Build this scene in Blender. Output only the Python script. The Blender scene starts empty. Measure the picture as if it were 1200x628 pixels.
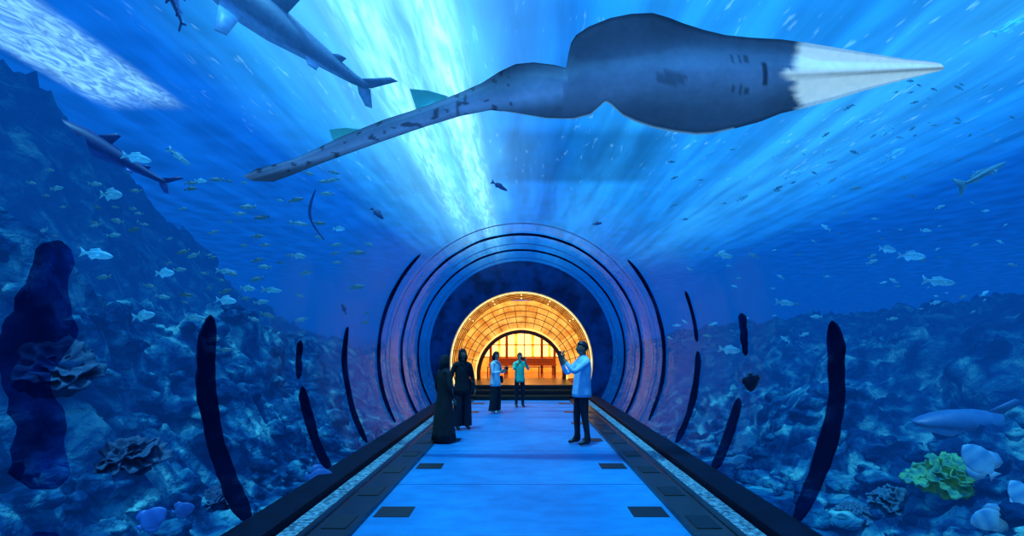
import bpy, bmesh, math, random
from mathutils import Vector, Matrix, noise
random.seed(7)
sc=bpy.context.scene
sc.view_settings.view_transform='Standard'
F=600.0; CX=611.0; HY=408.0; CZ=1.65
R=2.95; TZ=1.5
def W(px,py,d): return Vector(((px-CX)/F*d, d, CZ+(HY-py)/F*d))
# ------------------------------------------------ materials
def newmat(n):
    m=bpy.data.materials.new(n); m.use_nodes=True; m.node_tree.nodes.clear(); return m,m.node_tree.nodes,m.node_tree.links
def pmat(n,c1,c2=None,rough=.5,metal=0,scale=8,em=None,es=0,bump=0,stretch=(1,1,1),attr=None,spec=.5):
    m,N,L=newmat(n)
    o=N.new('ShaderNodeOutputMaterial'); b=N.new('ShaderNodeBsdfPrincipled'); L.new(b.outputs[0],o.inputs[0])
    tc=N.new('ShaderNodeTexCoord'); mp=N.new('ShaderNodeMapping'); mp.inputs['Scale'].default_value=stretch
    L.new(tc.outputs['Object'],mp.inputs[0])
    nz=N.new('ShaderNodeTexNoise'); nz.inputs['Scale'].default_value=scale; nz.inputs['Detail'].default_value=4; L.new(mp.outputs[0],nz.inputs['Vector'])
    if c2 is None: c2=tuple(x*.75 for x in c1)
    r=N.new('ShaderNodeValToRGB'); r.color_ramp.elements[0].position=.35; r.color_ramp.elements[1].position=.65
    r.color_ramp.elements[0].color=(*c2,1); r.color_ramp.elements[1].color=(*c1,1)
    L.new(nz.outputs['Fac'],r.inputs[0]); col=r.outputs[0]
    if attr:
        a=N.new('ShaderNodeVertexColor'); a.layer_name=attr
        mx=N.new('ShaderNodeMix'); mx.data_type='RGBA'; mx.blend_type='MULTIPLY'; mx.inputs['Factor'].default_value=1
        L.new(col,mx.inputs['A']); L.new(a.outputs[0],mx.inputs['B']); col=mx.outputs['Result']
    L.new(col,b.inputs['Base Color']); b.inputs['Roughness'].default_value=rough; b.inputs['Metallic'].default_value=metal
    b.inputs['Specular IOR Level'].default_value=spec
    if es:
        if em is None: L.new(col,b.inputs['Emission Color'])
        else: b.inputs['Emission Color'].default_value=(*em,1)
        b.inputs['Emission Strength'].default_value=es
    if bump:
        bp=N.new('ShaderNodeBump'); bp.inputs['Strength'].default_value=bump; bp.inputs['Distance'].default_value=.02
        L.new(nz.outputs['Fac'],bp.inputs['Height']); L.new(bp.outputs[0],b.inputs['Normal'])
    return m
def obj(n,me,mats=(),smooth=False,parent=None):
    o=bpy.data.objects.new(n,me); sc.collection.objects.link(o)
    for m in mats: me.materials.append(m)
    if smooth:
        for p in me.polygons: p.use_smooth=True
    if parent: o.parent=parent
    return o
def mesh(n,v,f):
    me=bpy.data.meshes.new(n); me.from_pydata([tuple(a) for a in v],[],f); me.update(); return me
def empty(n,loc=(0,0,0)):
    e=bpy.data.objects.new(n,None); e.location=loc; e.empty_display_size=.2; sc.collection.objects.link(e); return e
def boxes(n,lst,mats,parent=None,bev=0):
    bm=bmesh.new()
    for b in lst:
        x0,x1,y0,y1,z0,z1=b[:6]; mi=b[6] if len(b)>6 else 0
        r=bmesh.ops.create_cube(bm,size=1)
        for v in r['verts']:
            v.co=Vector(((x0+x1)/2+v.co.x*(x1-x0),(y0+y1)/2+v.co.y*(y1-y0),(z0+z1)/2+v.co.z*(z1-z0)))
        for f in set(f for v in r['verts'] for f in v.link_faces): f.material_index=mi
    me=bpy.data.meshes.new(n); bm.to_mesh(me); bm.free()
    o=obj(n,me,mats,parent=parent)
    if bev:
        md=o.modifiers.new('bevel','BEVEL'); md.width=bev; md.segments=2
    return o
# ------------------------------------------------ world
w=bpy.data.worlds.new('water'); sc.world=w; w.use_nodes=True; N=w.node_tree.nodes; L=w.node_tree.links
bg=N['Background']; tc=N.new('ShaderNodeTexCoord'); sp=N.new('ShaderNodeSeparateXYZ'); L.new(tc.outputs['Generated'],sp.inputs[0])
mr=N.new('ShaderNodeMapRange'); mr.inputs[1].default_value=-.3; mr.inputs[2].default_value=.7; L.new(sp.outputs['Z'],mr.inputs[0])
cr=N.new('ShaderNodeValToRGB'); L.new(mr.outputs[0],cr.inputs[0]); e=cr.color_ramp.elements
e[0].position=0; e[0].color=(.001,.028,.15,1); e[1].position=1; e[1].color=(.01,.24,.87,1)
for p,c in ((.3,(.001,.065,.36,1)),(.42,(.002,.10,.50,1)),(.6,(.004,.14,.64,1))):
    k=e.new(p); k.color=c
L.new(cr.outputs[0],bg.inputs[0]); bg.inputs[1].default_value=1.0
# ------------------------------------------------ water surface
H=7.0
m,N,L=newmat('water_surface_mat')
out=N.new('ShaderNodeOutputMaterial'); add=N.new('ShaderNodeAddShader'); tr=N.new('ShaderNodeBsdfTransparent'); em=N.new('ShaderNodeEmission')
L.new(tr.outputs[0],add.inputs[0]); L.new(em.outputs[0],add.inputs[1]); L.new(add.outputs[0],out.inputs[0])
g=N.new('ShaderNodeNewGeometry'); sp=N.new('ShaderNodeSeparateXYZ'); L.new(g.outputs['Position'],sp.inputs[0])
def mth(op,a,b=None,c=None):
    n=N.new('ShaderNodeMath'); n.operation=op
    for i,v in enumerate((a,b,c)):
        if v is None: continue
        if isinstance(v,(int,float)): n.inputs[i].default_value=v
        else: L.new(v,n.inputs[i])
    return n.outputs[0]
def nz(scale,sc3,detail=3,dist=0):
    mp=N.new('ShaderNodeMapping'); mp.inputs['Scale'].default_value=sc3; L.new(g.outputs['Position'],mp.inputs[0])
    n=N.new('ShaderNodeTexNoise'); n.inputs['Scale'].default_value=scale; n.inputs['Detail'].default_value=detail; n.inputs['Distortion'].default_value=dist
    L.new(mp.outputs[0],n.inputs['Vector']); return n.outputs['Fac']
def mrng(v,a,b,c=0,d=1):
    n=N.new('ShaderNodeMapRange'); n.interpolation_type='SMOOTHSTEP'
    for i,x in zip((1,2,3,4),(a,b,c,d)): n.inputs[i].default_value=x
    L.new(v,n.inputs[0]); return n.outputs[0]
xh=mth('DIVIDE',sp.outputs['X'],H)
wob=mth('MULTIPLY',mth('SUBTRACT',nz(.25,(1,.6,1)),.5),.35)
xw=mth('ADD',xh,wob)
t=mth('DIVIDE',mth('ADD',xw,4),8)
cr=N.new('ShaderNodeValToRGB'); L.new(t,cr.inputs[0]); e=cr.color_ramp.elements
def T(v): return (v+4)/8
e[0].position=0; e[0].color=(.001,.03,.2,1); e[1].position=1; e[1].color=(.001,.03,.22,1)
for p,c in ((-2.4,(.002,.07,.36)),(-1.7,(.003,.09,.45)),(-1.2,(.003,.09,.46)),(-.9,(.03,.31,.83)),(-.55,(.11,.54,.97)),(-.22,(.10,.52,.97)),(-.07,(.014,.25,.80)),(.15,(.010,.21,.75)),(.4,(.03,.35,.92)),(1.0,(.02,.30,.88)),(1.35,(.05,.42,.97)),(2.0,(.014,.26,.82)),(2.6,(.002,.08,.42))):
    k=e.new(T(p)); k.color=(*c,1)
streak=nz(1.0,(1.3,.12,1),4,.4)
st=mrng(streak,.3,.72,.72,1.3)
fine=nz(2.6,(2.4,.45,1),2,.4)
fm=mrng(fine,.64,.76)
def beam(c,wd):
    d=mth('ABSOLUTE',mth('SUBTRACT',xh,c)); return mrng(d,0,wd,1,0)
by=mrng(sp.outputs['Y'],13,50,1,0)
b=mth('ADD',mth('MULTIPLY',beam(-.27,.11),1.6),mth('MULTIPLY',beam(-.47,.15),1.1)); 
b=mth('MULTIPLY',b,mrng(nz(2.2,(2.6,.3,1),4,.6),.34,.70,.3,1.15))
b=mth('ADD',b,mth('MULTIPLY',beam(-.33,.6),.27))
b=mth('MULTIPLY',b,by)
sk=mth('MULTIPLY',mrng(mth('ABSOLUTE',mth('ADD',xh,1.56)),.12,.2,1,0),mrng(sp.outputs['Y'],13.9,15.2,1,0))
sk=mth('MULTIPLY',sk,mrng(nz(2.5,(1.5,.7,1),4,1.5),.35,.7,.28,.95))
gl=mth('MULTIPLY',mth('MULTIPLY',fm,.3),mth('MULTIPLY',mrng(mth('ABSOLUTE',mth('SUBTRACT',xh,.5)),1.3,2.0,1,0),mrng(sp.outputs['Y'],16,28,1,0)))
brt=mth('ADD',mth('ADD',b,sk),gl)  # light shafts, skylight glow and glints painted into the surface emission
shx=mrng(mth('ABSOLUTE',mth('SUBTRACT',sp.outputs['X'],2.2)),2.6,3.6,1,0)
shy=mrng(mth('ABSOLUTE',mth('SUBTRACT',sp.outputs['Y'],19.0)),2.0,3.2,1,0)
shade=mth('SUBTRACT',1,mth('MULTIPLY',mth('MULTIPLY',shx,shy),.4))  # soft-edged shadow patch painted into the surface colour
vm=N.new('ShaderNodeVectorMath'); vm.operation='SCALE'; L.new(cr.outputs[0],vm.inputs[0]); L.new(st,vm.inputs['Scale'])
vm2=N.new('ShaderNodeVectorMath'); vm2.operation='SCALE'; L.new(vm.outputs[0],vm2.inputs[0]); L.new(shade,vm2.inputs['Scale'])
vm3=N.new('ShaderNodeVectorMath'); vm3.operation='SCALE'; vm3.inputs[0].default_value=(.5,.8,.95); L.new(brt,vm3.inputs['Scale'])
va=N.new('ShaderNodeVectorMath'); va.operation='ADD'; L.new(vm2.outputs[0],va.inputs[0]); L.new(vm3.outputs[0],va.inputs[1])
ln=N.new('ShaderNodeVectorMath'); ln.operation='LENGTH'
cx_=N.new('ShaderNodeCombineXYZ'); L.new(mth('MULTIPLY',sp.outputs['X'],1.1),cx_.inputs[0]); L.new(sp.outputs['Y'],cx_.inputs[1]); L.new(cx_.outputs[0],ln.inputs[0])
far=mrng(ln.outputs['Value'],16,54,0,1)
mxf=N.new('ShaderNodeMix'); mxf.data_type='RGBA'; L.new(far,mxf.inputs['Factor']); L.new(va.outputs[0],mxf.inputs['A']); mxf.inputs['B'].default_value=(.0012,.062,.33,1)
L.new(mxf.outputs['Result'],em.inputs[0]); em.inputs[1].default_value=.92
vo=N.new('ShaderNodeTexVoronoi'); vo.feature='SMOOTH_F1'; vo.inputs['Scale'].default_value=1.1; L.new(g.outputs['Position'],vo.inputs['Vector'])
cf=mrng(vo.outputs['Distance'],.2,.7,.30,.50)
cc=N.new('ShaderNodeCombineXYZ'); L.new(mth('MULTIPLY',cf,.5),cc.inputs[0]); L.new(mth('MULTIPLY',cf,.85),cc.inputs[1]); L.new(cf,cc.inputs[2])
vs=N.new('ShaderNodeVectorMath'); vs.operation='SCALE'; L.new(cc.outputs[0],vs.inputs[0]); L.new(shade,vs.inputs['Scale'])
L.new(vs.outputs[0],tr.inputs[0])
zs=CZ+H
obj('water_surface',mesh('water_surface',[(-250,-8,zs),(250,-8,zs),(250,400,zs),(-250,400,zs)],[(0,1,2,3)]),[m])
# ------------------------------------------------ acrylic tunnel
m,N,L=newmat('acrylic')
out=N.new('ShaderNodeOutputMaterial'); mix=N.new('ShaderNodeMixShader'); tr=N.new('ShaderNodeBsdfTransparent'); gl_=N.new('ShaderNodeBsdfGlossy')
tr.inputs[0].default_value=(.6,.95,1,1); gl_.inputs['Roughness'].default_value=.01; gl_.inputs[0].default_value=(.85,.9,.95,1)
g=N.new('ShaderNodeNewGeometry')
lw=N.new('ShaderNodeLayerWeight'); lw.inputs[0].default_value=.5
bp=N.new('ShaderNodeBump'); bp.inputs['Strength'].default_value=.14; bp.inputs['Distance'].default_value=.02
h1=nz(1.6,(1,4.0,1),3,.3); L.new(h1,bp.inputs['Height'])
L.new(bp.outputs[0],gl_.inputs['Normal'])
fc=mth('POWER',lw.outputs['Facing'],14)
ff=mth('ADD',mth('MULTIPLY',fc,1.35),.004); ff=mth('MINIMUM',ff,.6)
L.new(ff,mix.inputs[0]); L.new(tr.outputs[0],mix.inputs[1]); L.new(gl_.outputs[0],mix.inputs[2]); L.new(mix.outputs[0],out.inputs[0])
a0=math.radians(-30.5); a1=math.radians(210.5)
def tube(n,r,y0,y1,ny,na,a0,a1,cz=TZ):
    v=[];f=[]
    for i in range(ny+1):
        y=y0+(y1-y0)*i/ny
        for j in range(na+1):
            a=a0+(a1-a0)*j/na
            v.append((r*math.cos(a),y,cz+r*math.sin(a)))
    for i in range(ny):
        for j in range(na):
            p=i*(na+1)+j; f.append((p,p+1,p+na+2,p+na+1))
    return mesh(n,v,f)
obj('acrylic_tunnel',tube('acrylic_tunnel',R,-6,17,4,96,a0,a1),[m],smooth=True)
m_seam=pmat('seam',(.03,.22,.5),(.01,.08,.26),rough=.2,scale=3)
def reflmat(name,lo,hi):  # dark see-through material that paints reflections onto the acrylic
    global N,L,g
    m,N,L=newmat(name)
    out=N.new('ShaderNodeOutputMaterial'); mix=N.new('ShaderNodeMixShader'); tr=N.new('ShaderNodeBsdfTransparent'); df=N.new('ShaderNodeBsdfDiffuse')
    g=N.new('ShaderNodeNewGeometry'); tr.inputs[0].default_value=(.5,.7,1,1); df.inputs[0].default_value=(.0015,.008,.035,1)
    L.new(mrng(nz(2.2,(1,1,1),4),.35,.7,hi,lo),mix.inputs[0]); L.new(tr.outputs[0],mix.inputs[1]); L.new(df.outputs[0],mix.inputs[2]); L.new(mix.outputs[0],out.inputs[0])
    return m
m_refl_joint=reflmat('reflection_joint_translucent',.6,.92); m_refl_film=reflmat('reflection_film',.1,.65)
m_black=pmat('rubber_black',(.002,.006,.022),(.001,.003,.012),rough=.6,scale=6,spec=.1)
def ringstrip(V,Fc,y,wd,aa,ab,r,wobble=0,seed=0,taper=False):
    n=max(6,int(abs(ab-aa)/math.radians(.8))); b0=len(V)
    for j in range(n+1):
        q=j/n; a=aa+(ab-aa)*q
        s=1
        if taper: s=min(1,math.sqrt(max(0,min(q,1-q)*10)))+.02
        w1=wd*s*(1+wobble*noise.noise(Vector((a*7,seed,y)))) ; w2=wd*s*(1+wobble*noise.noise(Vector((a*9,seed+5.3,y))))
        w1*=1+.35*wobble*noise.noise(Vector((a*30,seed,1))); w2*=1+.35*wobble*noise.noise(Vector((a*26,seed,2)))
        off=wobble*.1*noise.noise(Vector((a*4,seed+9,y*2)))
        for yy,rr in ((y+off-w1/2,r),(y+off+w2/2,r),(y+off+w2/2,r-.02),(y+off-w1/2,r-.02)):
            V.append((rr*math.cos(a),yy,TZ+rr*math.sin(a)))
    for j in range(n):
        p=b0+j*4
        for k in range(4):
            Fc.append((p+k,p+(k+1)%4,p+4+(k+1)%4,p+4+k))
    Fc.append((b0,b0+1,b0+2,b0+3)); p=b0+n*4; Fc.append((p+3,p+2,p+1,p))
v=[];f=[]
for y in (11.3,13.5,15.6): ringstrip(v,f,y,.016,a0,a1,R-.035)
obj('tunnel_joint_ring',mesh('tunnel_joint_ring',v,f),[m_seam])
D=math.radians
v=[];f=[]
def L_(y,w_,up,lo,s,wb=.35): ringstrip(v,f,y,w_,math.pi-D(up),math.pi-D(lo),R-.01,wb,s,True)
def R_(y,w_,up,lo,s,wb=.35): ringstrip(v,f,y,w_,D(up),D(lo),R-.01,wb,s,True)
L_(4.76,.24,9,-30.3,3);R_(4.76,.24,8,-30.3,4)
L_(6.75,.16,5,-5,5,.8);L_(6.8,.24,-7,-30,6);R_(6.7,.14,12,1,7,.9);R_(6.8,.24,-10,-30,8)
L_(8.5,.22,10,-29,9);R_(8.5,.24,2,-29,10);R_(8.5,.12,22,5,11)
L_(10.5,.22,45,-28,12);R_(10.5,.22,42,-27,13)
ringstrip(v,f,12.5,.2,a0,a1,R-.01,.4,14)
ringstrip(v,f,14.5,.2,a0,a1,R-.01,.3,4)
obj('tunnel_reflection_joint_strips',mesh('reflection_joint',v,f),[m_refl_joint])  # dark reflections in the acrylic modelled as strips, plus full joint rings
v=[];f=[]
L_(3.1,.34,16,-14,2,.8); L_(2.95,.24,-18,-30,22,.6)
obj('visitor_reflection_film',mesh('visitor_reflection',v,f),[m_refl_film])  # dark reflected silhouette of a visitor, modelled as strips on the tube
# ------------------------------------------------ floor
m_floor=pmat('blue_carpet',(.004,.24,.56),(.003,.185,.46),rough=.7,scale=3,stretch=(1,1.6,1),bump=.15,spec=.3)
m_brown=pmat('dark_wood',(.03,.017,.012),(.012,.008,.008),rough=.3,scale=4,stretch=(1,8,1))
m_sand=pmat('white_gravel',(.22,.42,.5),(.01,.05,.10),rough=.8,scale=22,bump=.6)
m_vent=pmat('vent_black',(.004,.006,.012),rough=.5)
boxes('floor',[(-2.56,2.56,-6,17.0,-.3,0)],[m_floor])
for s,nm in ((-1,'left'),(1,'right')):
    a=lambda x0,x1,*r:(min(s*x0,s*x1),max(s*x0,s*x1),*r)
    boxes('trim_'+nm,[a(1.5,1.93,-6,17,0,.05,0)]+[a(1.56,1.78,y,y+.35,.05,.056,1) for y in [2.5+1.02*i for i in range(14)]]+[a(1.84,1.87,-6,17,.05,.06,2)],[m_brown,m_vent,pmat('metal_rail'+nm,(.1,.07,.05),rough=.25,metal=1)])
    boxes('gravel_strip_'+nm,[a(1.94,2.12,-6,17,0,.03,0)],[m_sand])
    boxes('baseboard_'+nm,[a(2.15,2.5,-6,17,0,.10,0)],[m_black],bev=.01)
    boxes('floor_vent_cover_'+nm,[a(1.1,1.45,y,y+.32,0,.006,0) for y in (3.0,5.0,7.0,9.05,11.1,13.1,15.1)],[m_vent])
boxes('floor_joint_strip',[(-1.49,1.49,y,y+.012,0,.003) for y in (4.2,6.2,8.2,10.2,12.2,14.2)],[pmat('joint',(.005,.1,.35))])
# ------------------------------------------------ reef terrain
m,N,L=newmat('reef_rock')
out=N.new('ShaderNodeOutputMaterial'); pb=N.new('ShaderNodeBsdfDiffuse'); em=N.new('ShaderNodeEmission'); mix=N.new('ShaderNodeMixShader')
g=N.new('ShaderNodeNewGeometry'); sp=N.new('ShaderNodeSeparateXYZ'); L.new(g.outputs['Position'],sp.inputs[0])
n1=nz(2.8,(1,1,1),9,.6); cr=N.new('ShaderNodeValToRGB'); L.new(n1,cr.inputs[0]); e=cr.color_ramp.elements
e[0].position=.34; e[0].color=(.002,.02,.07,1); e[1].position=.70; e[1].color=(.22,.68,.66,1)
for p,c in ((.46,(.008,.06,.18,1)),(.56,(.025,.2,.33,1))): k=e.new(p); k.color=c
bp=N.new('ShaderNodeBump'); bp.inputs['Strength'].default_value=1; bp.inputs['Distance'].default_value=.15
n2=nz(7,(1,1,1),9,.2); L.new(n2,bp.inputs['Height']); L.new(bp.outputs[0],pb.inputs['Normal'])
L.new(cr.outputs[0],pb.inputs[0])
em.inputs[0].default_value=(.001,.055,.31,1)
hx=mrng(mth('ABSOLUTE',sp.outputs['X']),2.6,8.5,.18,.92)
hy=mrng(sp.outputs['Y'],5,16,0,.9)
fg=mth('MAXIMUM',hx,hy)  # water haze painted into the rock as blue emission, growing with distance
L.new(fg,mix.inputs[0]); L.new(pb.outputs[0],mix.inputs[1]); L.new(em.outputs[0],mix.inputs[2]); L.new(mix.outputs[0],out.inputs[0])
m_reef=m
def sm(a,b,x):
    t=max(0,min(1,(x-a)/(b-a))); return t*t*(3-2*t)
def hgt(x,y):
    ax=abs(x)
    if x<0:
        h=-.25+.9*sm(3.1,4.4,ax)+ (1.75-.08*max(0,y-4))*sm(4.3,5.0,ax+.3*noise.noise(Vector((y*.5,1,0))))
        h+=(3.9*(1-sm(7,22,y))+.6)*sm(6.3,9.2,ax+.9*noise.noise(Vector((y*.4,x*.2,3))))
    else:
        h=-.25+.7*sm(3.1,5,ax)+1.3*sm(4.8,7.2,ax+.8*noise.noise(Vector((y*.5,7,0))))+.7*sm(7.5,10,ax)
    p=Vector((x,y,0))
    amp=sm(2.9,4.2,ax)*.9+.1
    h+=amp*(.5*noise.noise(p*.9)+.34*abs(noise.noise(p*2.1))+.2*abs(noise.noise(p*4.7+Vector((3,1,0))))+.12*noise.noise(p*10))
    return h
def terrain(n,s):
    nx,ny=170,300; v=[];f=[]
    for j in range(ny+1):
        y=-2+34*(j/ny)**1.25
        for i in range(nx+1):
            x=s*(2.58+10.5*(i/nx)**1.3)
            z=hgt(x,y)
            ox=.25*noise.noise(Vector((x*1.5,y*1.5,z*2+9)))*sm(3.4,4.5,abs(x))
            v.append((x+ox,y,z))
    for j in range(ny):
        for i in range(nx):
            p=j*(nx+1)+i; q=(p,p+1,p+nx+2,p+nx+1); f.append(q if s>0 else q[::-1])
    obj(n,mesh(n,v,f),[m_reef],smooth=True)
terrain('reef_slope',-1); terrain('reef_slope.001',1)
def ghit(px,py):
    d=3.2
    while d<18:
        p=W(px,py,d)
        if abs(p.x)>2.7 and hgt(p.x,p.y)>=p.z: return p
        d+=.04
    return W(px,py,5)
bm=bmesh.new()
for k in range(420):
    s=-1 if random.random()<.55 else 1
    x=s*random.uniform(3.15,5.4); y=random.uniform(1.5,12); r=random.uniform(.04,.2)
    res=bmesh.ops.create_icosphere(bm,subdivisions=3,radius=1)
    sd=Vector((k*3.1,0,0)); z=hgt(x,y)
    sxyz=(random.uniform(.8,1.4),random.uniform(.8,1.4),random.uniform(.55,.9))
    for vv in res['verts']:
        c=vv.co; d=1+.5*noise.noise(c*1.4+sd)+.25*noise.noise(c*4+sd)
        vv.co=Vector((x+c.x*r*d*sxyz[0],y+c.y*r*d*sxyz[1],z+.1*r+c.z*r*d*sxyz[2]))
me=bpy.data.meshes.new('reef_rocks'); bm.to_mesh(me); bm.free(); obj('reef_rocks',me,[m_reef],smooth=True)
def interp(tab,x):
    if x<=tab[0][0]: return tab[0][1]
    for (a,b),(c,d) in zip(tab,tab[1:]):
        if x<=c:
            t=(x-a)/(c-a); return b+(d-b)*t
    return tab[-1][1]
# ------------------------------------------------ guitarfish
Y0=6.6; K=-.5; wc=(HY-95)/F; zc=wc*Y0
def GP(px,py,off=0):
    u=(px-CX)/F; w_=(HY-py)/F
    tt=(Y0-K*zc)/(1-K*w_)
    nrm=Vector((0,1,-K)).normalized()
    return Vector((u*tt,tt,CZ+w_*tt))+nrm*off
top=[(285,206),(300,198),(345,186),(375,172),(400,160),(450,140),(500,124),(540,108),(565,97),(585,84),(604,75),(625,73),(650,76),(664,80),(666,64),(668,52),(675,41),(690,31),(715,21),(740,16),(765,15),(785,21),(800,27),(825,35),(850,41),(880,44),(915,46),(945,50),(975,55),(1010,61),(1060,69),(1090,72),(1102,74),(1106,78)]
bot=[(285,207),(296,212),(320,213),(340,206),(375,192),(400,183),(450,165),(500,148),(540,136),(575,129),(600,132),(640,139),(672,140),(692,135),(704,124),(709,119),(716,123),(730,136),(745,143),(765,150),(790,155),(815,158),(835,157),(860,151),(890,143),(915,133),(945,126),(975,118),(1010,107),(1050,96),(1090,86),(1102,83),(1106,80)]
v=[];f=[];cols=[]
ns=280;nw=32
for i in range(ns+1):
    px=285.5+(1105.5-285.5)*i/ns
    a=interp(top,px); b=interp(bot,px); mid=(a+b)/2; hw=abs(b-a)/2
    cen=interp([(285,208),(400,172),(540,124),(640,106),(760,92),(880,90),(1106,80)],px)
    core=interp([(285,2),(400,11),(540,16),(640,24),(760,32),(880,30),(960,14),(1106,3)],px)
    Tk=interp([(285,.03),(400,.12),(540,.24),(700,.42),(820,.42),(900,.3),(1000,.16),(1106,.03)],px)
    for side in (0,1):
        for j in range(nw+1):
            s=-1+2*j/nw
            s2=math.copysign(abs(s)**.85,s)
            py=mid+s2*hw
            edge=(max(0,1-abs(s2)))**.5
            body=math.exp(-((py-cen)/max(core,2))**2)
            th=Tk*(.12*edge+ .88*body*min(1,edge*1.4))
            v.append(GP(px,py,(-.55*th) if side==0 else (.9*th+.0)))
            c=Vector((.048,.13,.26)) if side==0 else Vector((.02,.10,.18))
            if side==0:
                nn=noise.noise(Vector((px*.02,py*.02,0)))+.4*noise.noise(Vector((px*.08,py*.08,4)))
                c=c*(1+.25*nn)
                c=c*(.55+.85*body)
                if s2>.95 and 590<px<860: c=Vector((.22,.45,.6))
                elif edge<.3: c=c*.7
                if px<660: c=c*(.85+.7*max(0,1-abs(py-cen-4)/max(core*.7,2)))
                for gx in (858,866,874):
                    for s3 in (-1,1):
                        if abs(px-gx+4)<2.2 and 13<s3*(py-88)<22: c=c*.45
                if ((px-890)/4)**2+((py-86)/14)**2<1: c=c*.25
                if ((px-782)/18)**2+((py-92)/8)**2<1: c=c*.6
                if px<600 and noise.noise(Vector((px*.12,py*.12,8)))>.3: c=c*.35
            bx=920+ .45*abs(py-88) +9*noise.noise(Vector((py*.12,0,0)))+4*noise.noise(Vector((py*.5,3,0)))
            if abs(py-88)<6: bx-=8
            fw=max(0,min(1,(px-bx+5)/12))
            if fw>0:
                c2=Vector((.95,1.0,.93))*(1-.6*math.exp(-((py-interp([(900,92),(1106,80)],px))/2.2)**2))
                if abs(s)>.85: c2=Vector((.55,.72,.8))
                c=c.lerp(c2,fw)
            cols.append(c)
n1_=nw+1
for i in range(ns):
    for j in range(nw):
        p=i*2*n1_+j; q=p+2*n1_
        f.append((p,q,q+1,p+1)); p+=n1_; q+=n1_; f.append((p,p+1,q+1,q))
    for j in (0,nw):
        p=i*2*n1_+j; q=p+2*n1_
        f.append((p,p+n1_,q+n1_,q) if j==0 else (p,q,q+n1_,p+n1_))
for i in (0,ns):
    for j in range(nw):
        p=i*2*n1_+j; f.append((p,p+1,p+1+n1_,p+n1_))
for poly in ([(384,152),(404,150),(426,153),(416,163),(404,172),(392,176)],[(479,104),(500,106),(524,113),(512,122),(500,130),(488,132)]):
    b0=len(v)
    for off in (.0,.10):
        for (x,y) in poly: v.append(GP(x,y,off+.06)); cols.append(Vector((.03,.36,.5)))
    n=len(poly); f.append(tuple(b0+k for k in range(n))); f.append(tuple(b0+n+k for k in range(n))[::-1])
    for k in range(n): f.append((b0+k,b0+(k+1)%n,b0+n+(k+1)%n,b0+n+k))
me=mesh('guitarfish',v,f)
ca=me.color_attributes.new('Col','FLOAT_COLOR','POINT')
for i,c in enumerate(cols): ca.data[i].color=(*c,1)
m_gf=pmat('guitarfish_skin',(1,1,1),(.88,.9,.92),rough=.6,scale=14,es=.55,attr='Col',spec=.2)  # self-glow painted in as light shining through the pale snout
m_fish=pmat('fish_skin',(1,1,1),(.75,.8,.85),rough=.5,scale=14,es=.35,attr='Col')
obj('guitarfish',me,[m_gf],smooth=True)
# ------------------------------------------------ generic loft for fish/sharks (unit length, head +X, up +Z)
def loft(prof,n=16):
    v=[];f=[]
    for (x,zc_,ry,rz) in prof:
        for k in range(n):
            a=2*math.pi*k/n; v.append((x,ry*math.cos(a),zc_+rz*math.sin(a)))
    for i in range(len(prof)-1):
        for k in range(n):
            p=i*n+k; q=i*n+(k+1)%n; f.append((p,q,q+n,p+n))
    f.append(tuple(range(n))[::-1]); b=(len(prof)-1)*n; f.append(tuple(b+k for k in range(n)))
    return v,f
def plate(v,f,pts,nrm,th):
    b0=len(v); nrm=Vector(nrm)
    for s in (-1,1):
        for p in pts: v.append(tuple(Vector(p)+nrm*th*s/2))
    c=sum((Vector(p) for p in pts),Vector())/len(pts); n=len(pts)
    v.append(tuple(c-nrm*th)); v.append(tuple(c+nrm*th))
    for k in range(n):
        k2=(k+1)%n
        f.append((b0+k,b0+k2,b0+2*n)); f.append((b0+n+k2,b0+n+k,b0+2*n+1)); f.append((b0+k,b0+n+k,b0+n+k2,b0+k2))
def shark_geo():
    v,f=loft([(.5,.0,.004,.004),(.485,.0,.025,.014),(.45,0,.05,.03),(.4,0,.066,.05),(.3,0,.082,.075),(.18,0,.088,.085),(.05,0,.078,.078),(-.1,.003,.055,.056),(-.25,.006,.034,.036),(-.36,.01,.018,.022),(-.42,.02,.01,.016),(-.44,.03,.003,.006)],20)
    for s in (-1,1):
        plate(v,f,[(.27,s*.06,-.03),(.16,s*.06,-.03),(.10,s*.22,-.09),(.14,s*.24,-.095),(.2,s*.16,-.065)],(0,0,1),.008)
        plate(v,f,[(-.12,s*.03,-.02),(-.2,s*.02,-.02),(-.22,s*.075,-.035),(-.18,s*.08,-.035)],(0,0,1),.006)
    plate(v,f,[(.14,0,.065),(.02,0,.065),(-.02,0,.16),(.01,0,.165),(.07,0,.12)],(0,1,0),.008)
    plate(v,f,[(-.2,0,.03),(-.27,0,.025),(-.29,0,.065),(-.25,0,.06)],(0,1,0),.006)
    plate(v,f,[(-.36,0,.015),(-.44,0,.02),(-.54,0,.12),(-.50,0,.115),(-.44,0,.07)],(0,1,0),.007)
    plate(v,f,[(-.37,0,.01),(-.44,0,.015),(-.48,0,-.05),(-.45,0,-.06),(-.40,0,-.03)],(0,1,0),.007)
    return v,f
def place(v,head,tail,up,Lc=1.0,bend=0):
    X=(head-tail); ln=X.length/Lc; X.normalize(); Zv=Vector(up); Yv=Zv.cross(X).normalized(); Zv=X.cross(Yv)
    c=(head+tail)/2
    out=[]
    for p in v:
        yb=p[1]+bend*(p[0]**2-.12)
        out.append(c+X*p[0]*ln+Yv*yb*ln+Zv*p[2]*ln)
    return out
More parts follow.
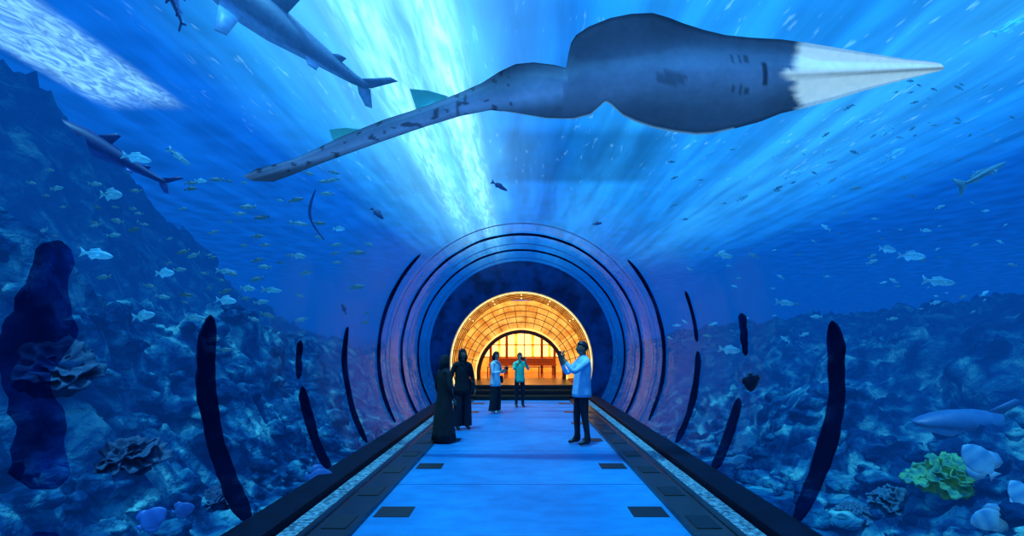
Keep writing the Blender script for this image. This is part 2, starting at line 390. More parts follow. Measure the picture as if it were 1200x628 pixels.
def mkshark(n,head,tail,up,colr,bend=.15):
    v,f=shark_geo(); vv=place(v,head,tail,up,1.0,bend); me=mesh(n,vv,f)
    ca=me.color_attributes.new('Col','FLOAT_COLOR','POINT')
    for i,p in enumerate(v):
        k=1.6 if p[2]<-.015 else .8
        ca.data[i].color=(colr[0]*k,colr[1]*k,colr[2]*k,1)
    obj(n,me,[m_fish],smooth=True)
mkshark('shark',W(215,-48,7.2),W(446,118,7.6),(.3,-.5,.8),(.04,.20,.44),.06)
mkshark('shark.001',W(45,135,9.0),W(205,222,9.6),(.2,-.3,1),(.005,.05,.23),.2)
mkshark('shark.002',W(1066,492,5.6),W(1310,514,5.3),(0,-.3,1),(.010,.11,.33),.2)
mkshark('shark.003',W(195,-30,8.2),W(215,32,8.2),(-1,0,.2),(.01,.06,.22),.2)
def fish_geo(deep=1.0):
    v,f=loft([(.5,0,.01,.01),(.46,0,.03,.05*deep),(.38,0,.055,.10*deep),(.25,0,.075,.145*deep),(.08,0,.075,.16*deep),(-.1,0,.055,.12*deep),(-.25,0,.03,.06*deep),(-.33,0,.012,.035)],12)
    plate(v,f,[(-.3,0,.03),(-.5,0,.15),(-.44,0,0),(-.5,0,-.15),(-.3,0,-.03)],(0,1,0),.01)
    plate(v,f,[(.22,0,.13*deep),(.05,0,.24*deep),(-.2,0,.16*deep),(-.22,0,.06*deep)],(0,1,0),.01)
    plate(v,f,[(.0,0,-.14*deep),(-.12,0,-.22*deep),(-.22,0,-.12*deep),(-.22,0,-.05*deep)],(0,1,0),.01)
    for s in (-1,1): plate(v,f,[(.22,s*.07,-.02),(.1,s*.12,-.05),(.08,s*.11,.0)],(0,0,1),.006)
    return v,f
def school(n,items,col):
    V=[];Fc=[];C=[]
    for (c,ln,dr,deep,k) in items:
        v,f=fish_geo(deep); d=Vector(dr).normalized()
        vv=place(v,c+d*ln/2,c-d*ln/2,(0,0,1)); b=len(V); V+=vv; Fc+=[tuple(b+i for i in ff) for ff in f]
        for p in v:
            s=k*(1.5 if p[2]<-.02 else .8); C.append((col[0]*s,col[1]*s,col[2]*s,1))
    me=mesh(n,V,Fc); ca=me.color_attributes.new('Col','FLOAT_COLOR','POINT')
    for i,c in enumerate(C): ca.data[i].color=c
    obj(n,me,[m_fish],smooth=True)
its=[]
def fi(px,py,wpx,d,k=1.,deep=1.,dx=1,dz=-.1): its.append((W(px,py,d),wpx/F*d,(dx,random.uniform(-.3,.3),dz),deep,k))
for a in ((160,185,34,5.5,1.2,.9,1,-.2),(130,228,36,5.5,.9),(113,298,40,5,1.2,.8,1,-.15),(193,320,26,6,1.1,1.1,1,0),(265,352,26,7,1.0),(168,370,34,5.4,.9,.9,1,.1),(318,340,30,8,.8,.6),(210,184,30,6,.8,.6,1,-.8),(290,338,20,8,.7),(235,212,14,8,1.,1,1,0),(60,300,24,6,.7),(265,318,26,8,.7,.6),(397,268,16,8,1.3),(350,300,18,9,.7),(228,372,30,6,.7,.7),(350,262,22,9,.6,.6)): fi(*a)
for k in range(120):
    px=random.uniform(30,440); py=random.uniform(190,410); d=random.uniform(6.5,11)
    if px<150 and py<280: d=5.5
    fi(px,py,random.uniform(7,20),d,random.uniform(.25,.6),.8,random.choice((1,1,-1)),random.uniform(-.3,.3))
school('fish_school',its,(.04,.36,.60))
its=[]
for a in ((1050,180,34,6,1.4,.7,1,.5),(1010,145,20,7,1.4,1,1,.6),(1040,155,22,7,1.3,1,-1,-.8),(1040,292,24,7,1.),(1068,300,30,7,1.),(1100,330,40,6.5,.8,.7),(930,205,22,8,1.3,.9,1,.3),(970,178,16,8,1.3,.9,1,.5),(910,183,14,8,1.3,.9,1,.5),(870,232,18,8,1.,.9,1,.5),(1185,30,40,6,2.0,.6,1,.5),(920,355,26,8,.7,.7),(850,300,18,9,.7),(1150,205,80,6.5,.5,.3,1,.5),(855,410,26,7,.7)): fi(*a)
for k in range(130):
    px=random.uniform(780,1190); py=random.uniform(90,410); d=random.uniform(7.5,11)
    fi(px,py,random.uniform(5,14),d,random.uniform(.4,1.0),.8,random.choice((1,1,-1)),random.uniform(-.1,.7))
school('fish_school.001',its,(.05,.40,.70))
its=[]
for a in ((442,250,20,9,1,.9,1,-.9),(585,218,22,9.5,1,.7,1,-.5),(700,262,12,10,1,.9,1,.2),(205,180,20,8,1,.6,1,-.8),(403,362,14,9,1,1,-.4,.9)): fi(*a)
school('fish_school.002',its,(.001,.05,.2))
def tubecurve(n,pts,rads,mat,par=None):
    cu=bpy.data.curves.new(n,'CURVE'); cu.dimensions='3D'; s=cu.splines.new('NURBS'); s.points.add(len(pts)-1)
    for p,q,r in zip(s.points,pts,rads): p.co=(*q,1); p.radius=r
    s.use_endpoint_u=True; s.order_u=3; cu.bevel_depth=1; cu.bevel_resolution=3; cu.use_fill_caps=True
    o=bpy.data.objects.new(n,cu); sc.collection.objects.link(o); cu.materials.append(mat)
    if par: o.parent=par
    return o
m_dk=pmat('dark_fish',(.004,.06,.25),rough=.6,es=.3)
tubecurve('trumpetfish',[W(370,222,8),W(362,240,8),W(364,262,8),W(380,281,8)],[.01,.025,.02,.008],m_dk)
def batfish(n,c,ln,dr,up=(0,0,1),colA=(.2,.5,.7),colB=(.02,.18,.42)):
    v,f=loft([(.5,-.02,.01,.02),(.46,0,.03,.1),(.38,0,.05,.2),(.25,0,.065,.29),(.08,0,.07,.34),(-.1,0,.06,.32),(-.25,0,.035,.22),(-.34,0,.018,.1),(-.38,0,.01,.06)],18)
    plate(v,f,[(.15,0,.3),(-.1,0,.46),(-.32,0,.4),(-.36,0,.22),(-.32,0,.08)],(0,1,0),.012)
    plate(v,f,[(.15,0,-.3),(-.1,0,-.46),(-.32,0,-.4),(-.36,0,-.22),(-.32,0,-.08)],(0,1,0),.012)
    plate(v,f,[(-.34,0,.05),(-.5,0,.16),(-.48,0,0),(-.5,0,-.16),(-.34,0,-.05)],(0,1,0),.012)
    d=Vector(dr).normalized(); vv=place(v,c+d*ln/2,c-d*ln/2,up); me=mesh(n,vv,f)
    ca=me.color_attributes.new('Col','FLOAT_COLOR','POINT')
    for i,p in enumerate(v):
        b=abs(p[0]-.38)<.03 or abs(p[0]-.1)<.03 or abs(p[2])>.33
        cc=colB if b else colA; ca.data[i].color=(*cc,1)
    obj(n,me,[m_fish],smooth=True)
batfish('batfish',W(1148,540,4.5),.34,(-.5,.3,.7),(.6,0,.6),(.06,.28,.5))
batfish('batfish.001',W(1160,608,4.2),.27,(-.7,.3,-.3),(0,0,1),(.06,.28,.5))
batfish('batfish.002',W(1198,582,4.2),.28,(-.3,.3,.8),(1,0,.3),(.06,.28,.5))
batfish('batfish.003',W(178,608,4.2),.24,(.6,.3,.5),(-.5,0,.6),(.01,.10,.40),(.01,.08,.35))
batfish('batfish.004',W(375,560,6.3),.36,(.8,.4,-.2),(0,0,1),(.01,.11,.4),(.01,.09,.35))
batfish('batfish.005',W(880,448,6.6),.26,(.2,.3,-1),(1,0,.2),(.002,.006,.03),(.001,.004,.02))
batfish('batfish.006',W(215,597,4.6),.18,(.8,.3,.2),(0,0,1),(.01,.10,.36),(.01,.08,.35))
# ------------------------------------------------ corals
def coral(n,c,r,cnt,c1,c2,es=.15):
    bm=bmesh.new()
    for k in range(cnt):
        rr=r*random.uniform(.5,.8); aa=random.uniform(0,6.28); q_=random.random()**.5
        ox=r*q_*math.cos(aa)*.8; oy=r*q_*math.sin(aa)*.8; oz=r*(.55-.45*q_)
        tilt=Matrix.Rotation(oy/r*-.9+random.uniform(-.25,.25)+.3,3,'X')@Matrix.Rotation(ox/r*.9+random.uniform(-.25,.25),3,'Y')
        nr,na=6,48; rows=[]
        for i in range(nr+1):
            row=[]
            for j in range(na):
                a=2*math.pi*j/na; q=i/nr
                rad=rr*q*(1+.14*math.sin(a*5+k)*q+.06*math.sin(a*11+k)*q)
                p=Vector((rad*math.cos(a),rad*math.sin(a),.3*rr*q*q+.10*rr*math.sin(a*12+k)*q))
                p=tilt@p; row.append(bm.verts.new(c+p+Vector((ox,oy,oz))))
            rows.append(row)
        for i in range(nr):
            for j in range(na):
                try: bm.faces.new((rows[i][j],rows[i+1][j],rows[i+1][(j+1)%na],rows[i][(j+1)%na]))
                except: pass
    res=bmesh.ops.create_icosphere(bm,subdivisions=4,radius=1)
    for vv in res['verts']:
        q=vv.co; d=1+.2*noise.noise(q*3)+.1*noise.noise(q*9); vv.co=c+Vector((q.x*r*.8*d,q.y*r*.8*d,q.z*r*.5*d-.03))
    me=bpy.data.meshes.new(n); bm.to_mesh(me); bm.free()
    o=obj(n,me,[pmat(n+'_m',c1,c2,rough=.8,scale=14,es=es,bump=.5)],smooth=True)
    md=o.modifiers.new('s','SOLIDIFY'); md.thickness=.012
coral('plate_coral',ghit(1108,572)+Vector((0,0,.05)),.27,12,(.07,.36,.16),(.006,.15,.2),.12)
coral('plate_coral.001',ghit(1045,590),.2,8,(.015,.14,.26),(.008,.07,.17),.05)
coral('plate_coral.002',ghit(60,440),.35,9,(.012,.10,.2),(.006,.05,.14),.03)
coral('plate_coral.003',ghit(150,540),.25,9,(.01,.08,.18),(.006,.04,.12),.03)
coral('plate_coral.004',ghit(1000,605),.16,7,(.015,.13,.25),(.01,.07,.17),.04)
coral('plate_coral.005',ghit(250,590),.2,8,(.01,.08,.2),(.006,.04,.13),.03)
# ------------------------------------------------ portal and golden hall
m_wall=pmat('portal_dark',(.003,.05,.2),(.001,.012,.06),rough=.2,scale=2.2)
m_gold=pmat('gold_panel',(1.0,.56,.10),(.62,.24,.025),rough=.4,metal=.2,scale=1.6,es=.95,stretch=(2,.6,2))  # gold panels and hall walls glow by emission, standing in for lamps
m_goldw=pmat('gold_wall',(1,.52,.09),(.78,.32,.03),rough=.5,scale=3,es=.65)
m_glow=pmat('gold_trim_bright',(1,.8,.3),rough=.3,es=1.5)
m_warm=pmat('warm_lamp',(1,.8,.35),rough=.5,em=(1,.68,.22),es=2.0)
m_or=pmat('orange_wood',(.35,.09,.012),(.15,.035,.005),rough=.4,scale=4,stretch=(1,1,6),es=.1)
m_dbr=pmat('dark_brown',(.02,.01,.008),rough=.4)
def archwall(n,y0,y1,r,cz,mat,zb=0,circ=None,hw=2,h=3):
    v=[];f=[];aa=math.asin((zb-cz)/r); nn=60
    for y in (y0,y1):
        for j in range(nn+1):
            a=aa+(math.pi-2*aa)*j/nn
            x,z=r*math.cos(a),cz+r*math.sin(a); v.append((x,y,z))
            if circ:
                ab=math.asin((zb-TZ)/circ); a2=ab+(math.pi-2*ab)*j/nn
                v.append((circ*math.cos(a2),y,TZ+circ*math.sin(a2))); continue
            c,s=math.cos(a),math.sin(a)
            k=1e9
            if abs(c)>1e-6: k=min(k,hw/abs(c))
            if s>1e-6: k=min(k,(h-cz)/s)
            if s<-1e-6: k=min(k,(cz-zb)/-s)
            v.append((c*k,y,cz+s*k))
    m2=2*(nn+1)
    for j in range(nn):
        p=2*j; f.append((p,p+1,p+3,p+2)); f.append((m2+p,m2+p+2,m2+p+3,m2+p+1)); f.append((p,p+2,m2+p+2,m2+p)); f.append((p+1,m2+p+1,m2+p+3,p+3))
    return obj(n,mesh(n,v,f),[mat])
VR,VZ=2.38,1.16
archwall('wall_portal',17.02,17.3,VR,VZ,m_wall,circ=3.05)
obj('wall_hall_shell',tube('shell',3.05,17.3,26.5,1,60,math.radians(-29.5),math.radians(209.5)),[m_wall],smooth=True)
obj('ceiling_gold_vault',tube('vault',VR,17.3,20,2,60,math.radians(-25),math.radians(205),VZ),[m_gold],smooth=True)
v=[];f=[]
def ring2(V,Fc,y,wd,r,th,aa,ab,cz):
    n=50; b0=len(V)
    for j in range(n+1):
        a=aa+(ab-aa)*j/n
        for yy,rr in ((y,r),(y+wd,r),(y+wd,r-th),(y,r-th)): V.append((rr*math.cos(a),yy,cz+rr*math.sin(a)))
    for j in range(n):
        p=b0+4*j
        for k in range(4): Fc.append((p+k,p+(k+1)%4,p+4+(k+1)%4,p+4+k))
for y in (17.6,18.1,18.6,19.1,19.6): ring2(v,f,y,.04,VR,.03,D(-25),D(205),VZ)
for a in range(-20,201,10):
    a_=D(a); c,s=math.cos(a_),math.sin(a_); b=len(v)
    for yy in (17.3,20):
        for rr,dd in ((VR,-.012),(VR,.012),(VR-.03,.012),(VR-.03,-.012)): v.append((rr*c-dd*s,yy,VZ+rr*s+dd*c))
    for k in range(4): f.append((b+k,b+(k+1)%4,b+4+(k+1)%4,b+4+k))
obj('trim_vault_ribs',mesh('ribs',v,f),[m_or])
archwall('wall_arch',20,20.2,1.63,.62,m_gold,hw=2.28,h=3.5,zb=.45)
v=[];f=[]
for r in (1.98,2.2,2.42,2.64): ring2(v,f,19.96,.04,r,.025,D(5),D(175),.7)
for a in range(15,170,10):
    a_=D(a); c,s=math.cos(a_),math.sin(a_); b=len(v)
    for yy in (19.97,20.0):
        for rr,dd in ((1.76,-.01),(1.76,.01),(2.64,.055),(2.64,.035)): v.append((rr*c-dd*s,yy,.7+rr*s+dd*c))
    for k in range(4): f.append((b+k,b+(k+1)%4,b+4+(k+1)%4,b+4+k))
    f.append((b,b+1,b+2,b+3))
obj('trim_arch_moulding',mesh('mould',v,f),[m_or])
v=[];f=[]; ring2(v,f,17.28,.05,VR-.0,.035,D(-25),D(205),VZ); ring2(v,f,19.94,.04,1.80,.03,D(-15),D(195),.62)
obj('trim_light_strip',mesh('lightstrip',v,f),[m_glow])
v=[];f=[]; ring2(v,f,19.9,.35,1.74,.13,D(-15),D(195),.62)
obj('door_arch_frame',mesh('archframe',v,f),[m_dbr])
boxes('stair',[(-1.75,1.75,16.2,17.0,0,.15,0),(-1.75,1.75,16.5,17.0,.15,.30,0),(-1.75,1.75,16.8,20.6,.30,.45,0),(-1.75,1.75,16.18,16.2,.12,.15,1),(-1.75,1.75,16.48,16.5,.27,.30,1),(-1.75,1.75,16.78,16.8,.42,.45,1)],[pmat('stair_brown',(.05,.014,.01),(.02,.007,.006),rough=.35),pmat('nosing',(.3,.12,.04),rough=.3,metal=.6)])
boxes('floor_hall',[(-2.3,2.3,20.6,26.2,.2,.45)],[pmat('hall_floor',(.5,.2,.05),(.3,.1,.03),rough=.2,es=.1)])
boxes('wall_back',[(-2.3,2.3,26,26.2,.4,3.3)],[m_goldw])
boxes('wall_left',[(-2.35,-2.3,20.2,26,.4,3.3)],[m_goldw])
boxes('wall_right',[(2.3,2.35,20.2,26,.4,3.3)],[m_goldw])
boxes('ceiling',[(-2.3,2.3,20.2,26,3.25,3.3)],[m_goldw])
boxes('window_1',[(x,x+.7,25.9,25.98,1.2,2.4,0) for x in (-1.9,-1.05,-.2,.65,1.5)]+[(x+.33,x+.37,25.86,25.9,1.2,2.4,1) for x in (-1.9,-1.05,-.2,.65)]+[(-2,2.2,25.84,25.9,z,z+.05,1) for z in (1.18,1.8,2.4)],[m_warm,m_or])
boxes('wooden_column',[(x,x+.12,24,24.2,.45,3.25,0) for x in (-1.5,-.75,.9,1.5)],[m_or])
boxes('wooden_bench',[(-1.5,1.6,23.2,23.8,.85,.93,0),(-1.4,-1.3,23.3,23.7,.45,.85,0),(1.4,1.5,23.3,23.7,.45,.85,0),(0,.1,23.3,23.7,.45,.85,0),(-1.5,1.6,23.75,23.8,.93,1.2,0)],[pmat('bench',(.3,.09,.02),rough=.4,es=.08)],bev=.01)
boxes('handrail',[(-1.4,1.4,21,21.05,.86,.9,0)]+[(x,x+.04,21,21.05,.45,.88,0) for x in (-1.4,-.7,0,.7,1.36)],[m_dbr])
bm=bmesh.new()
for a in (40,65,90,115,140):
    for y in (17.7,18.9):
        r=bmesh.ops.create_uvsphere(bm,u_segments=10,v_segments=6,radius=.025)
        for vv in r['verts']: vv.co+=Vector(((VR-.05)*math.cos(D(a)),y,VZ+(VR-.05)*math.sin(D(a))))
me=bpy.data.meshes.new('vlamps'); bm.to_mesh(me); bm.free(); obj('vault_spot_lamps',me,[m_warm])
# ------------------------------------------------ people
def skinmesh(verts,edges,radii,root=0,sub=2):
    me=bpy.data.meshes.new('t'); me.from_pydata([tuple(v) for v in verts],edges,[]); o=bpy.data.objects.new('t',me); sc.collection.objects.link(o)
    md=o.modifiers.new('s','SKIN'); md.use_smooth_shade=True
    for i,s in enumerate(me.skin_vertices[0].data):
        r=radii[i]; s.radius=(r if isinstance(r,tuple) else (r,r)); s.use_root=(i==root)
    sd=o.modifiers.new('u','SUBSURF'); sd.levels=sub; sd.render_levels=sub
    dg=bpy.context.evaluated_depsgraph_get(); m2=bpy.data.meshes.new_from_object(o.evaluated_get(dg))
    bpy.data.objects.remove(o); return m2
def segd(p,a,b):
    ab=b-a; t=max(0,min(1,(p-a).dot(ab)/max(1e-9,ab.dot(ab)))); return (p-a-ab*t).length
def person(name,loc,h,rot,pose,c):
    e_=empty(name,loc); e_.rotation_euler=(0,0,rot); s=h/1.75; e_.scale=(s,s,s)
    P=lambda *a:Vector(a)
    lean=pose.get('lean',0); bulk=c.get('bulk',1)
    LK,RK=pose.get('knees',(P(.10,-.02,.5),P(-.10,-.02,.5)))
    LA,RA=pose.get('ankles',(P(.11,.03,.085),P(-.11,.03,.085)))
    LE,RE=pose['elbows']; LW,RW=pose['wrists']
    V=[P(0,0,.95),P(0,lean*.3,1.1),P(0,lean*.7,1.28),P(0,lean,1.43),P(0,lean-.01,1.52),P(0,lean-.015,1.58),
       P(.175,lean,1.41),LE,LW, P(-.175,lean,1.41),RE,RW,
       P(.09,0,.88),LK,LA,LA+P(.01,-.17,-.05), P(-.09,0,.88),RK,RA,RA+P(-.01,-.17,-.05), LA+P(0,.03,-.045),RA+P(0,.03,-.045)]
    E=[(0,1),(1,2),(2,3),(3,4),(4,5),(3,6),(6,7),(7,8),(3,9),(9,10),(10,11),(0,12),(12,13),(13,14),(14,15),(0,16),(16,17),(17,18),(18,19),(14,20),(18,21)]
    Rr=[(.14*bulk,.115*bulk),(.135*bulk,.11*bulk),(.15*bulk,.12*bulk),(.11,.085),(.055,.055),(.05,.05),.062*bulk,.046*bulk,.03,.062*bulk,.046*bulk,.03,.095,.066,.045,.032,.095,.066,.045,.032,.035,.035]
    me=skinmesh(V,E,Rr)
    bones=[(V[a],V[b],i) for i,(a,b) in enumerate(E)]
    mats=[c['shirt'],c['pants'],c['skin'],c['shoes']]
    def cls(p):
        i=min(bones,key=lambda b:segd(p,b[0],b[1])-(.05 if b[2] in (0,1,2) else 0))[2]
        if i in (14,18,19,20): return 3
        if i in (3,4): return 2 if p.z>1.49 else 0
        if i in (7,10):
            w_=V[8] if i==7 else V[11]; el=V[7] if i==7 else V[10]
            return 2 if (p-w_).length<(el-w_).length*c.get('sleeve',.3) else 0
        if p.z<.9 and i in (0,11,12,13,15,16,17): return 1 if p.z>.1 else 3
        return 0
    for p in me.polygons:
        p.material_index=cls(p.center); p.use_smooth=True
    obj('body',me,mats,parent=e_)
    v=[];f=[];n=28;rows=[(.82,.172,.138),(.88,.174,.138),(1.0,.165,.128),(1.15,.16,.123),(1.28,.165,.122),(1.37,.15,.11),(1.42,.10,.085)]
    if c.get('wide'): rows[0]=(.78,.205,.15); rows[1]=(.88,.195,.145)
    if c.get('long'):
        rows=[(.04,.27,.24),(.2,.25,.22),(.5,.22,.19),(.75,.2,.165)]+rows[1:]
    for (z,rx,ry) in rows:
        for k in range(n):
            a=2*math.pi*k/n; fo=1+(.06*math.sin(a*7+z*3) if z<.78 else .015*math.sin(a*6+z*9))
            ly=lean*max(0,min(1,(z-.95)/.48))
            v.append((rx*bulk*fo*math.cos(a),ly+ry*bulk*fo*math.sin(a),z))
    for i in range(len(rows)-1):
        for k in range(n): f.append((i*n+k,i*n+(k+1)%n,(i+1)*n+(k+1)%n,(i+1)*n+k))
    so=obj('shirt',mesh('shirt',v,f),[c['shirt']],smooth=True,parent=e_)
    md=so.modifiers.new('s','SOLIDIFY'); md.thickness=.008
    if c.get('wide'):
        for nm,hp,kn,an in (('trouser_l',V[12],LK,LA),('trouser_r',V[16],RK,RA)):
            v=[];f=[];n=20
            for q,rd in ((0,.085),(.15,.095),(.5,.098),(.75,.105),(1,.115)):
                c0=hp.lerp(kn,q*2) if q<.5 else kn.lerp(an,(q-.5)*2)
                for k in range(n):
                    a=2*math.pi*k/n; v.append((c0.x+rd*math.cos(a),c0.y+rd*1.05*math.sin(a),c0.z))
            for i in range(4):
                for k in range(n): f.append((i*n+k,i*n+(k+1)%n,(i+1)*n+(k+1)%n,(i+1)*n+k))
            obj(nm,mesh(nm,v,f),[c['pants']],smooth=True,parent=e_)
    for nm,el,wr,sd in (('hand_l',LE,LW,1),('hand_r',RE,RW,-1)):
        d=pose.get('handdir')
        d=(Vector(d) if d else (wr-el)).normalized()
        side=Vector((sd,0,0)) if abs(d.x)<.8 else Vector((0,-1,0))
        side=(side-d*side.dot(d)).normalized(); nrm=d.cross(side).normalized()*sd
        if pose.get('relaxed'): side,nrm=Vector((0,-1,0)),Vector((-sd,0,0))
        vv=[wr-(wr-el).normalized()*.035,wr+d*.0,wr+d*.04,wr+d*.075]; ed=[(0,1),(1,2),(2,3)]; rr=[.027,.028,(.034,.021),(.036,.018)]
        meh=skinmesh(vv,ed,rr,0,1); parts=[meh]
        for k,(off,ln) in enumerate(((.027,.068),(.009,.078),(-.009,.072),(-.027,.056))):
            b=wr+d*.07+side*off
            p1=b+d*ln*.45+nrm*.006; p2=p1+d*ln*.25+nrm*.016; p3=p2+d*ln*.1+nrm*.022
            parts.append(skinmesh([b,p1,p2,p3],[(0,1),(1,2),(2,3)],[.0095,.009,.008,.007],0,1))
        b=wr+d*.03+side*.022; parts.append(skinmesh([b,b+side*.025+d*.02+nrm*.01,b+side*.03+d*.05+nrm*.018],[(0,1),(1,2)],[.012,.010,.008],0,1))
        bm=bmesh.new()
        for q in parts: bm.from_mesh(q)
        mh=bpy.data.meshes.new(nm); bm.to_mesh(mh); bm.free(); obj(nm,mh,[c['skin']],smooth=True,parent=e_)
    hc=Vector((0,lean-.03,1.635)); yaw=pose.get('yaw',0); tilt=pose.get('tilt',0)
    M=Matrix.Translation(hc)@Matrix.Rotation(yaw,4,'Z')@Matrix.Rotation(tilt,4,'X')
    bm=bmesh.new(); bmesh.ops.create_uvsphere(bm,u_segments=32,v_segments=24,radius=1)
    for q in bm.verts:
        x,y,z=q.co; fx=.074; 
        if z<0: fx*=1-.32*z*z; 
        X,Y,Z_=x*fx,y*(.092 if z>-.2 else .092*(1-.25*(-z-.2))),z*.117
        if y<0 and z<0: Y-=.01*(-z)
        if y<-.7 and abs(x)<.28 and -.35<z<.15: Y-=.022*(1-abs(x)/.28)*(.6-z*1.2)
        if y<-.75 and .1<z<.3 and .15<abs(x)<.55: Y+=.007
        if y<-.7 and abs(x)<.35 and -.62<z<-.45: Y-=.005
        q.co=(X,Y,Z_)
    for s3 in (-1,1):
        r=bmesh.ops.create_uvsphere(bm,u_segments=10,v_segments=8,radius=1)
        for q in r['verts']: q.co=Vector((s3*.075+q.co.x*.012,.008+q.co.y*.02,-.005+q.co.z*.032))
    for q in bm.verts: q.co=M@q.co
    mh=bpy.data.meshes.new('head'); bm.to_mesh(mh); bm.free(); obj('head',mh,[c['skin']],smooth=True,parent=e_)
    bm=bmesh.new()
    for s3 in (-1,1):
        r=bmesh.ops.create_uvsphere(bm,u_segments=10,v_segments=8,radius=.008)
        for q in r['verts']: q.co=M@(q.co+Vector((s3*.03,-.078,.018)))
    r=bmesh.ops.create_cube(bm,size=1)
    for q in r['verts']: q.co=M@Vector((q.co.x*.036,-.086+q.co.y*.006,-.062+q.co.z*.005))
    mh=bpy.data.meshes.new('eyes'); bm.to_mesh(mh); bm.free(); obj('eyes_and_mouth',mh,[m_face],parent=e_)
    bm=bmesh.new(); bmesh.ops.create_uvsphere(bm,u_segments=32,v_segments=24,radius=1)
    dele=[]
    lowz={'short':-.25,'long':-1.0,'scarf':-1.0}[c['hairtype']]
    for q in bm.verts:
        x,y,z=q.co
        cut=(y<-.25 and z<.42 and (c['hairtype']!='scarf' or abs(x)<.72)) or z<lowz or (c['hairtype']=='short' and y<.25 and z<.15)
        if cut: dele.append(q)
        k=1.0+.03*noise.noise(Vector((x*5,y*5,z*5)))
        zz=z*.126
        if c['hairtype']!='short' and z<-.1: zz=z*.126-(-z-.1)*.13; k*=1.12
        q.co=Vector((x*.083*k,y*.102*k+.006,zz+.004))
    bmesh.ops.delete(bm,geom=dele,context='VERTS')
    for q in bm.verts: q.co=M@q.co
    mh=bpy.data.meshes.new('hair'); bm.to_mesh(mh); bm.free(); ho=obj('hair',mh,[c['hair']],smooth=True,parent=e_)
    md=ho.modifiers.new('s','SOLIDIFY'); md.thickness=.012; md.offset=0
    if pose.get('phone'):
        pc=(LW+RW)/2+Vector(pose.get('handdir',(0,-.3,1))).normalized()*.10+Vector((0,-.02,0))
        boxes('phone',[(pc.x-.075,pc.x+.075,pc.y-.005,pc.y+.005,pc.z-.036,pc.z+.036)],[m_phone],parent=e_,bev=.003)
    if c.get('bag'):
        boxes('shoulder_bag',[(.17,.25,-.12,.12,.85,1.06)],[c['bag']],parent=e_,bev=.03)
        tubecurve('bag_strap',[Vector((.19,0,1.05)),Vector((.12,-.15,1.3)),Vector((-.05,-.12,1.45)),Vector((-.12,0,1.49)),Vector((0,.14,1.35)),Vector((.19,.02,1.05))],[.01]*6,c['bag'],e_)
    return e_
m_face=pmat('face_dark',(.03,.012,.01)); m_phone=pmat('phone_black',(.01,.01,.012),rough=.15)
skA=pmat('skin_brown',(.34,.15,.09),(.27,.115,.07),rough=.5); skB=pmat('skin_tan',(.6,.30,.18),(.5,.24,.15),rough=.5)
black=pmat('cloth_black',(.010,.012,.018),(.005,.006,.01),rough=.9); hairm=pmat('hair_black',(.008,.006,.006),rough=.5,scale=60)
navy=pmat('cloth_navy',(.010,.014,.03),(.006,.008,.018),rough=.85)
lblue=pmat('cloth_light_blue',(.5,.75,.95),(.36,.6,.85),rough=.8,scale=9,bump=.3)
mint=pmat('cloth_mint',(.12,.8,.45),(.08,.65,.38),rough=.8); white=pmat('cloth_white',(.9,.93,.93),(.75,.82,.85),rough=.8)
shoe=pmat('shoe_dark',(.01,.01,.012),rough=.4); shoew=pmat('shoe_white',(.7,.7,.7),rough=.5)
P=lambda *a:Vector(a)
up_pose=dict(elbows=(P(.24,-.22,1.22),P(-.24,-.2,1.22)),wrists=(P(.085,-.36,1.47),P(-.085,-.36,1.47)),handdir=(0,-.15,1),phone=1)
rel=dict(elbows=(P(.25,.03,1.13),P(-.25,.03,1.13)),wrists=(P(.26,-.06,.88),P(-.26,-.06,.88)),relaxed=1)
pE=dict(up_pose); pE.update(lean=.03,elbows=(P(.25,-.24,1.24),P(-.25,-.18,1.2)),wrists=(P(.08,-.36,1.47),P(-.08,-.36,1.45)),ankles=(P(.12,.07,.085),P(-.11,-.03,.085)),knees=(P(.11,.01,.5),P(-.10,-.05,.5)),tilt=-.05)
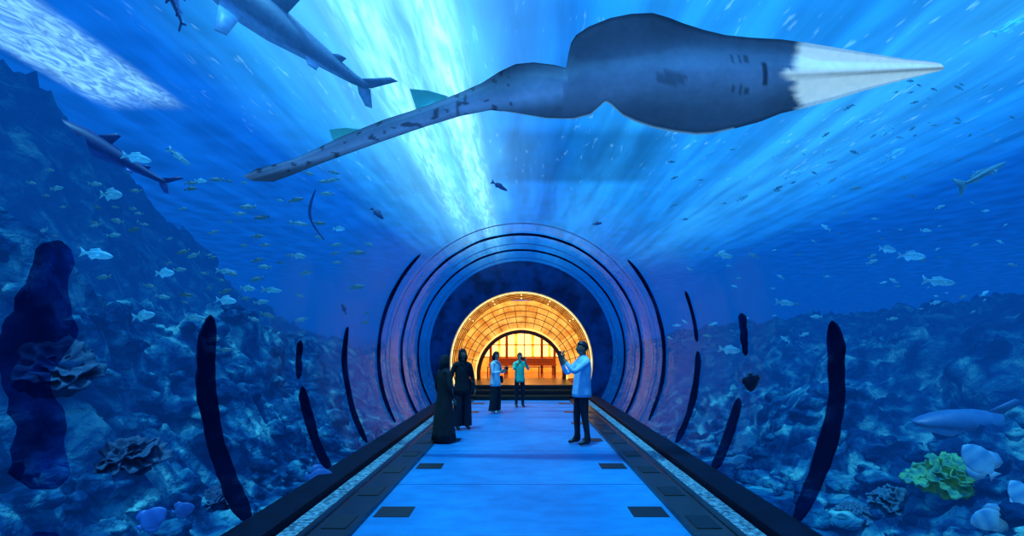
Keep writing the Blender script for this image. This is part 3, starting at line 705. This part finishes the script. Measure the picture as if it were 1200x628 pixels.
person('man',(1.03,8.75,0),1.76,math.radians(-75),pE,dict(shirt=lblue,pants=navy,skin=skA,shoes=shoe,hair=hairm,hairtype='short',bulk=1.14,sleeve=.35))
person('boy',(-.05,14.3,0),1.52,math.radians(15),up_pose,dict(shirt=mint,pants=navy,skin=skB,shoes=shoe,hair=hairm,hairtype='short',sleeve=.5,bulk=.95))
pC=dict(elbows=(P(.2,-.1,1.15),P(-.22,-.05,1.15)),wrists=(P(.08,-.3,1.22),P(-.08,-.3,1.2)),handdir=(0,-.6,.7),phone=1,tilt=.15)
person('woman',(-.66,13.0,0),1.56,math.radians(60),pC,dict(shirt=white,pants=black,skin=skB,shoes=shoew,hair=hairm,hairtype='long',wide=1,bulk=.95,bag=black))
pB=dict(rel); pB['yaw']=.1
person('woman.001',(-1.2,10.4,0),1.63,math.radians(25),pB,dict(shirt=black,pants=navy,skin=skA,shoes=shoe,hair=black,hairtype='scarf',wide=1,sleeve=.1,bag=navy))
pA=dict(rel); pA['tilt']=.2
person('woman.002',(-1.36,9.0,0),1.52,math.radians(130),pA,dict(shirt=black,pants=black,skin=skA,shoes=shoew,hair=black,hairtype='scarf',long=1,sleeve=.05,bulk=1.0))
# ------------------------------------------------ lights
def light(n,t,loc,en,col,**k):
    l=bpy.data.lights.new(n,t); l.energy=en; l.color=col
    for a,b in k.items(): setattr(l,a,b)
    o=bpy.data.objects.new(n,l); o.location=loc; sc.collection.objects.link(o); return o
s=light('sun','SUN',(0,0,30),7.5,(.5,.85,1),angle=.05); s.rotation_euler=(math.radians(12),math.radians(-8),0)
light('hall_lamp','POINT',(0,24.5,2.9),60,(1,.6,.2),shadow_soft_size=.15)
# ------------------------------------------------ camera
cam=bpy.data.cameras.new('camera'); co=bpy.data.objects.new('camera',cam); sc.collection.objects.link(co); sc.camera=co
co.location=(0,0,CZ); co.rotation_euler=(math.radians(90),0,0); cam.sensor_width=36; cam.lens=18
cam.shift_x=-(CX-600)/1200; cam.shift_y=(HY-314)/1200; cam.clip_start=.05; cam.clip_end=600
